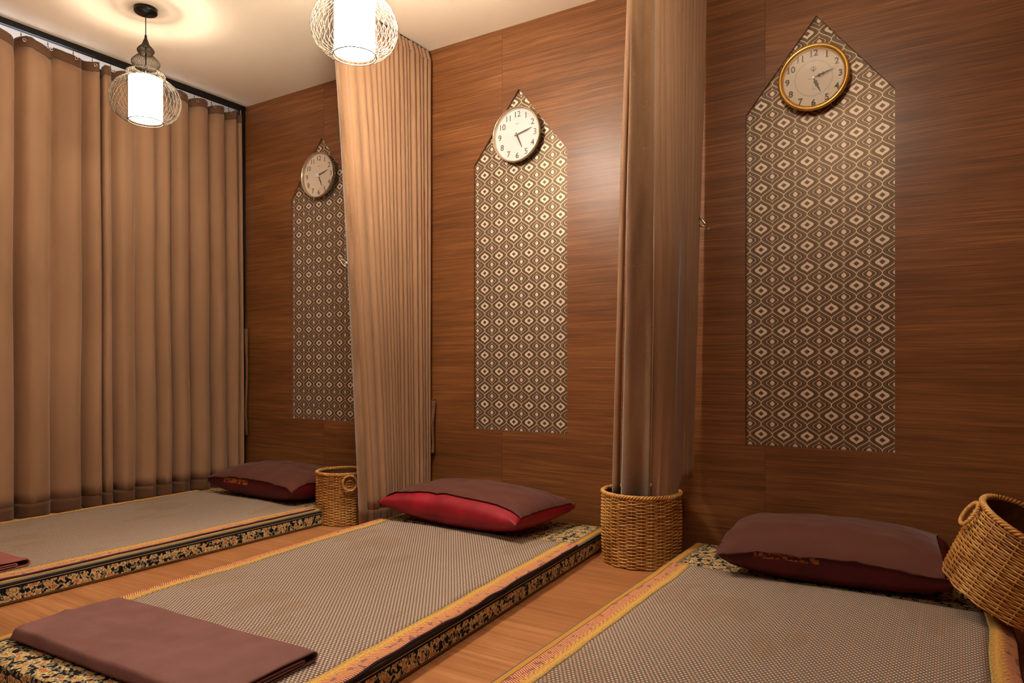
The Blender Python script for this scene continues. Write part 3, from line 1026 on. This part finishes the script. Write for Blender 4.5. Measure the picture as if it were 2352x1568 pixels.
# ------------------------------------------------------------------ pillows
def pillow(label, loc, rz, a, bdep, T, seed, embroidered=False, flap=-0.80, tiltx=0.0, pz=0.5, droop=0.0, ucov=0.995):
    t = thing('pillow', label, 'pillow', loc, (tiltx, 0, rz))
    N_ = 44
    def P(u, v, sg, grow=0.0):
        eu, ev = 1 - u * u, 1 - v * v
        cx = 1 - 0.045 * ev; cy = 1 - 0.10 * eu
        x = a * u * cx; y = bdep * v * cy
        h = max(0.0, eu * ev) ** pz
        z = T * h
        wr = 0.006 * nz(u * 3.1 + seed, v * 3.4, seed) + 0.010 * abs(nz(u * 6 + v * 3, v * 4 + seed, 4)) * (1.25 - h)
        crease = 0.007 * math.exp(-((u * 2.0 + 0.25 - v * .25) / .10) ** 2) * (1 - h * .6)
        z = sg * (z + (wr if h > 0.02 else 0) * (1 if sg > 0 else .4)) - (crease if sg > 0 else 0) * (1 if h > .1 else 0)
        g = grow * (1 if sg > 0 else -1)
        zz = T * 0.80 + z + g
        if sg < 0: zz = max(zz, 0.002)
        return (x * (1 + abs(grow) * .6), y * (1 + abs(grow) * .6), zz)
    def grid(sg, u0, u1, v0, v1, grow=0.0, n=N_):
        g, uvv = [], []
        for i in range(n + 1):
            u = u0 + (u1 - u0) * (0.5 - 0.5 * math.cos(PI * i / n))
            row, ur = [], []
            for j in range(n + 1):
                vv = v0 + (v1 - v0) * (0.5 - 0.5 * math.cos(PI * j / n))
                if grow and j == 0: vv += 0.02 * nz(u * 4, seed)
                p = P(u, vv, sg, grow)
                if grow and j == 0: p = (p[0], p[1] - .002, p[2] - .002)
                if grow and droop and vv < -0.2: p = (p[0], p[1] - droop * .35 * (-vv - .2), p[2] - droop * (max(0, -vv - .5)) ** 1.5)
                row.append(p); ur.append((p[0], p[1]))
            g.append(row); uvv.append(ur)
        return g, uvv
    # inner cushion
    bm = bmesh.new()
    for sg in (1, -1):
        g, _ = grid(sg, -1, 1, -1, 1)
        V = [[bm.verts.new(p) for p in r] for r in g]
        for i in range(N_):
            for j in range(N_):
                q = (V[i][j], V[i + 1][j], V[i + 1][j + 1], V[i][j + 1])
                bm.faces.new(q if sg > 0 else q[::-1])
    bmesh.ops.remove_doubles(bm, verts=bm.verts, dist=0.0004)
    o = obj('cushion', bm, 'pillow_embroidered' if embroidered else 'pillow_red', t)
    o['label'] = 'shade-darkened crimson cushion with gold embroidery' if embroidered else 'crimson cushion showing along the front'
    g, uvv = grid(1, -0.995, ucov, flap, 0.995, 0.007)
    o = sheet('pillowcase', g, uvv, 'pillow_brown', t, 0.002, 1)
    o['label'] = 'brown cotton case pulled over the top'
    # stitched seam cord along the front edge of the case
    return t
pillow('dark brown and crimson pillow in the dim corner on the left mattress', (-3.155, 2.62, TH + .0075), math.radians(-2), 0.365, 0.215, 0.092, 2.0, True, -0.95, 0, 0.32, 0.05)
pillow('brown pillow with a bright crimson front on the middle mattress', (-1.835, 2.625, TH + .0075), math.radians(-5), 0.40, 0.228, 0.098, 6.0, False, -0.80, 0, 0.42)
pillow('plump brown pillow with gold embroidery on its shaded crimson side, on the right mattress', (-0.328, 2.61, TH + .0075), math.radians(3), 0.350, 0.20, 0.100, 11.0, True, -0.96, 0, 0.29, 0.11, 0.90)

# ------------------------------------------------------------------ baskets
def basket(label, loc, rot, r, h, seed, flare=1.0, handles=(0.0,)):
    t = thing('wicker_basket', label, 'basket', loc, rot)
    stakes = 26; rows = int(h / 0.0069); seg = stakes * 4
    bm = bmesh.new()
    for k in range(rows):
        z = 0.006 + (h - 0.022) * k / (rows - 1)
        rr_ = r * (flare + (1 - flare) * z / h) if flare != 1 else r
        rr_ = r * (0.965 + 0.035 * math.sin(min(1, z / h) * PI * .9)) * (1.0 + (flare - 1) * z / h)
        pts = []
        for s in range(seg):
            a = 2 * PI * s / seg
            w = 0.0034 * math.cos(stakes / 2 * a + k * PI)
            jit = 0.0006 * nz(math.cos(a) * 3 + seed, math.sin(a) * 3, k * 1.7)
            pts.append(((rr_ + w) * math.cos(a), (rr_ + w) * math.sin(a), z + jit))
        tube(bm, pts, 0.0027, 6, closed=True)
    obj('woven_wall', bm, 'wicker', t)
    bm = bmesh.new()
    for s in range(stakes):
        a = 2 * PI * (s + .0) / stakes
        pts = [((r * (0.965 + 0.035 * math.sin(min(1, z / h) * PI * .9)) * (1.0 + (flare - 1) * z / h) - .0005) * math.cos(a), (r * (0.965 + 0.035 * math.sin(min(1, z / h) * PI * .9)) * (1.0 + (flare - 1) * z / h) - .0005) * math.sin(a), z) for z in [h * q / 8 for q in range(9)]]
        tube(bm, pts, 0.0028, 5)
    obj('stakes', bm, 'wicker', t)
    rt = r * (0.965 + 0.035 * math.sin(PI * .9)) * flare
    bm = bmesh.new()
    for s3 in range(3):     # braided rim of three strands
        pts = []
        for s in range(180):
            a = 2 * PI * s / 180; b_ = a * 26 + s3 * 2 * PI / 3
            pts.append(((rt + .0058 * math.cos(b_)) * math.cos(a), (rt + .0058 * math.cos(b_)) * math.sin(a), h - .004 + .0058 * math.sin(b_)))
        tube(bm, pts, 0.0042, 6, closed=True)
    obj('rim', bm, 'wicker', t)
    bm = bmesh.new()
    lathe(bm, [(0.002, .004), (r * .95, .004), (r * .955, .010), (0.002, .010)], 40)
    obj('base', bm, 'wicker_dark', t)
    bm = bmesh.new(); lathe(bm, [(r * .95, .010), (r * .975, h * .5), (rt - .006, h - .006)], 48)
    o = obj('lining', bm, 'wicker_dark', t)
    for ha in handles:
        bm = bmesh.new()
        hr = 0.036
        for s3 in range(3):
            pts = []
            for s in range(60):
                a = 2 * PI * s / 60; b_ = a * 9 + s3 * 2 * PI / 3
                q = hr + .0032 * math.cos(b_)
                lx = q * math.sin(a); lz = q * math.cos(a); ly = .0032 * math.sin(b_) + rt + .010 + .006 * (1 - math.cos(a))
                pts.append((ly * math.cos(ha) - lx * math.sin(ha), ly * math.sin(ha) + lx * math.cos(ha), h - .046 + lz))
            tube(bm, pts, 0.0030, 5, closed=True)
        obj('handle', bm, 'wicker', t)
    return t
basket('round wicker basket with ring handle between the left mattress and pleated curtain', (-2.650, 2.595, 0), (0, 0, 0.2), 0.130, 0.262, 1.0, 1.02, (math.radians(-42), math.radians(138)))
basket('round wicker basket holding the foot of the gathered curtain beside the middle mattress', (-1.069, 2.722, 0), (0, 0, 0.5), 0.160, 0.288, 5.0, 1.01, (math.radians(45),))
basket('wicker basket tilted against the pillow at the right frame edge', (0.130, 2.435, 0.136), (math.radians(8), math.radians(26), 0.0), 0.160, 0.240, 9.0, 1.03, (math.radians(190), math.radians(10)))

# ------------------------------------------------------------------ folded towels
def towel(label, loc, rz, L_, W_, mat, seed):
    """cloth folded over lengthwise; the layers and the fold loop show at the right-hand end"""
    t = thing('folded_towel', label, 'towel', loc, (0, 0, rz))
    prof = []; e = W_ / 2
    z0, z1, z2, z3 = 0.003, 0.0110, 0.0178, 0.0270
    def run(z, a, b, n=18):
        for k in range(n + 1): prof.append((a + (b - a) * k / n, z))
    def turn(y, za, zb, sg=1, n=9):
        for k in range(1, n + 1):
            a = -PI / 2 + PI * k / (n + 1)
            prof.append((y + sg * abs(zb - za) / 2 * 1.15 * math.cos(a), (za + zb) / 2 + (zb - za) / 2 * math.sin(a)))
    run(z1, -e + .03, e - .045); turn(e - .045, z1, z2); run(z2, e - .045, -e + .02)
    turn(-e + .014, z2, z0, -1)
    run(z0, -e + .014, e - .014); turn(e - .014, z0, z3); run(z3, e - .014, -e + .004)
    for k in range(1, 7):
        a = PI / 2 * k / 6
        prof.append((-e + .004 - .012 * math.sin(a), z3 - (z3 - .002) * (1 - math.cos(a))))
    P, UV = [], []
    m = 60; arc = 0; arcs = []; last = None
    for p in prof:
        if last: arc += math.hypot(p[0] - last[0], p[1] - last[1])
        last = p; arcs.append(arc)
    for i, (y, zz) in enumerate(prof):
        row, ur = [], []
        hf = max(0.0, (zz - z2) / (z3 - z2)) if zz > z2 else 0
        for j in range(m + 1):
            x = -L_ / 2 + L_ * j / m
            gl = (x + L_ / 2) / 0.035
            edge = 1 if gl > 1 else math.sqrt(max(0.01, 1 - (1 - gl) ** 2))
            wr = 0.0035 * nz(x * 5 + seed, y * 9, 1) + 0.0045 * abs(nz(x * 3 + y * 7 + seed, y * 4, 3))
            wr += 0.005 * math.exp(-((y - .02 - .16 * x - .25 * x * x) / .010) ** 2) * (1 if x < .1 else math.exp(-(x - .1) * 12))
            wr += 0.004 * math.exp(-((y + .06 - .3 * x) / .012) ** 2) * (1 if x < 0 else math.exp(-x * 9))
            far = (y + e) / W_
            xx = x - 0.030 * (abs(2 * far - 1)) ** 4 * -1 * max(0.0, 1 - gl / 2.5)
            xx += 0.006 * nz(y * 7, seed, zz * 60) * (1 if x > L_ / 2 - .1 else 0)
            yy = y + 0.010 * nz(x * 1.9, seed + 2, 0)
            zc = 0.003 + (zz - 0.003) * (0.15 + 0.85 * edge) + wr * hf * edge
            row.append((xx, yy, max(zc, .0025))); ur.append((arcs[i], x))
        P.append(row); UV.append(ur)
    sheet('towel_cloth', P, UV, mat, t, 0.004, 0)
    return t
towel('large folded mauve-brown towel at the foot of the middle mattress', (-1.695, 1.015, TH + .0085), math.radians(2.5), 0.83, 0.285, 'towel', 2.0)
towel('small rose towel end on the left mattress, cut by the left frame edge', (-3.185, 1.11, TH + .0085), math.radians(2), 0.83, 0.15, 'towel_pink', 8.0)

# ------------------------------------------------------------------ light from the rest of the room
def area(name, loc, rot, sx, sy, power, col):
    ld = bpy.data.lights.new(name, 'AREA'); ld.shape = 'RECTANGLE'; ld.size = sx; ld.size_y = sy
    ld.energy = power; ld.color = col
    o = bpy.data.objects.new(name, ld); COL.objects.link(o); o.location = loc; o.rotation_euler = rot
    return o
area('aisle_ceiling_light', (-1.4, -0.5, CEIL - 0.03), (0, 0, 0), 1.6, 0.5, 9.0, (1.0, 0.86, 0.70))

w = bpy.data.worlds.new('World'); scene.world = w; w.use_nodes = True
w.node_tree.nodes['Background'].inputs[0].default_value = (0.8, 0.6, 0.45, 1)
w.node_tree.nodes['Background'].inputs[1].default_value = 0.02

# ------------------------------------------------------------------ camera
cam = bpy.data.cameras.new('Camera'); co = bpy.data.objects.new('Camera', cam); COL.objects.link(co)
cam.sensor_width = 36; cam.lens = 1600 / 2352 * 36
cam.shift_y = 57 / 2352
cam.clip_start = 0.02
co.location = (0, 0, CAM_H); co.rotation_euler = (PI / 2, 0, math.radians(31.945))
scene.camera = co
scene.view_settings.view_transform = 'Standard'
scene.view_settings.look = 'None'
scene.view_settings.gamma = 1.0
scene.view_settings.use_curve_mapping = False
scene.view_settings.exposure = 1.2
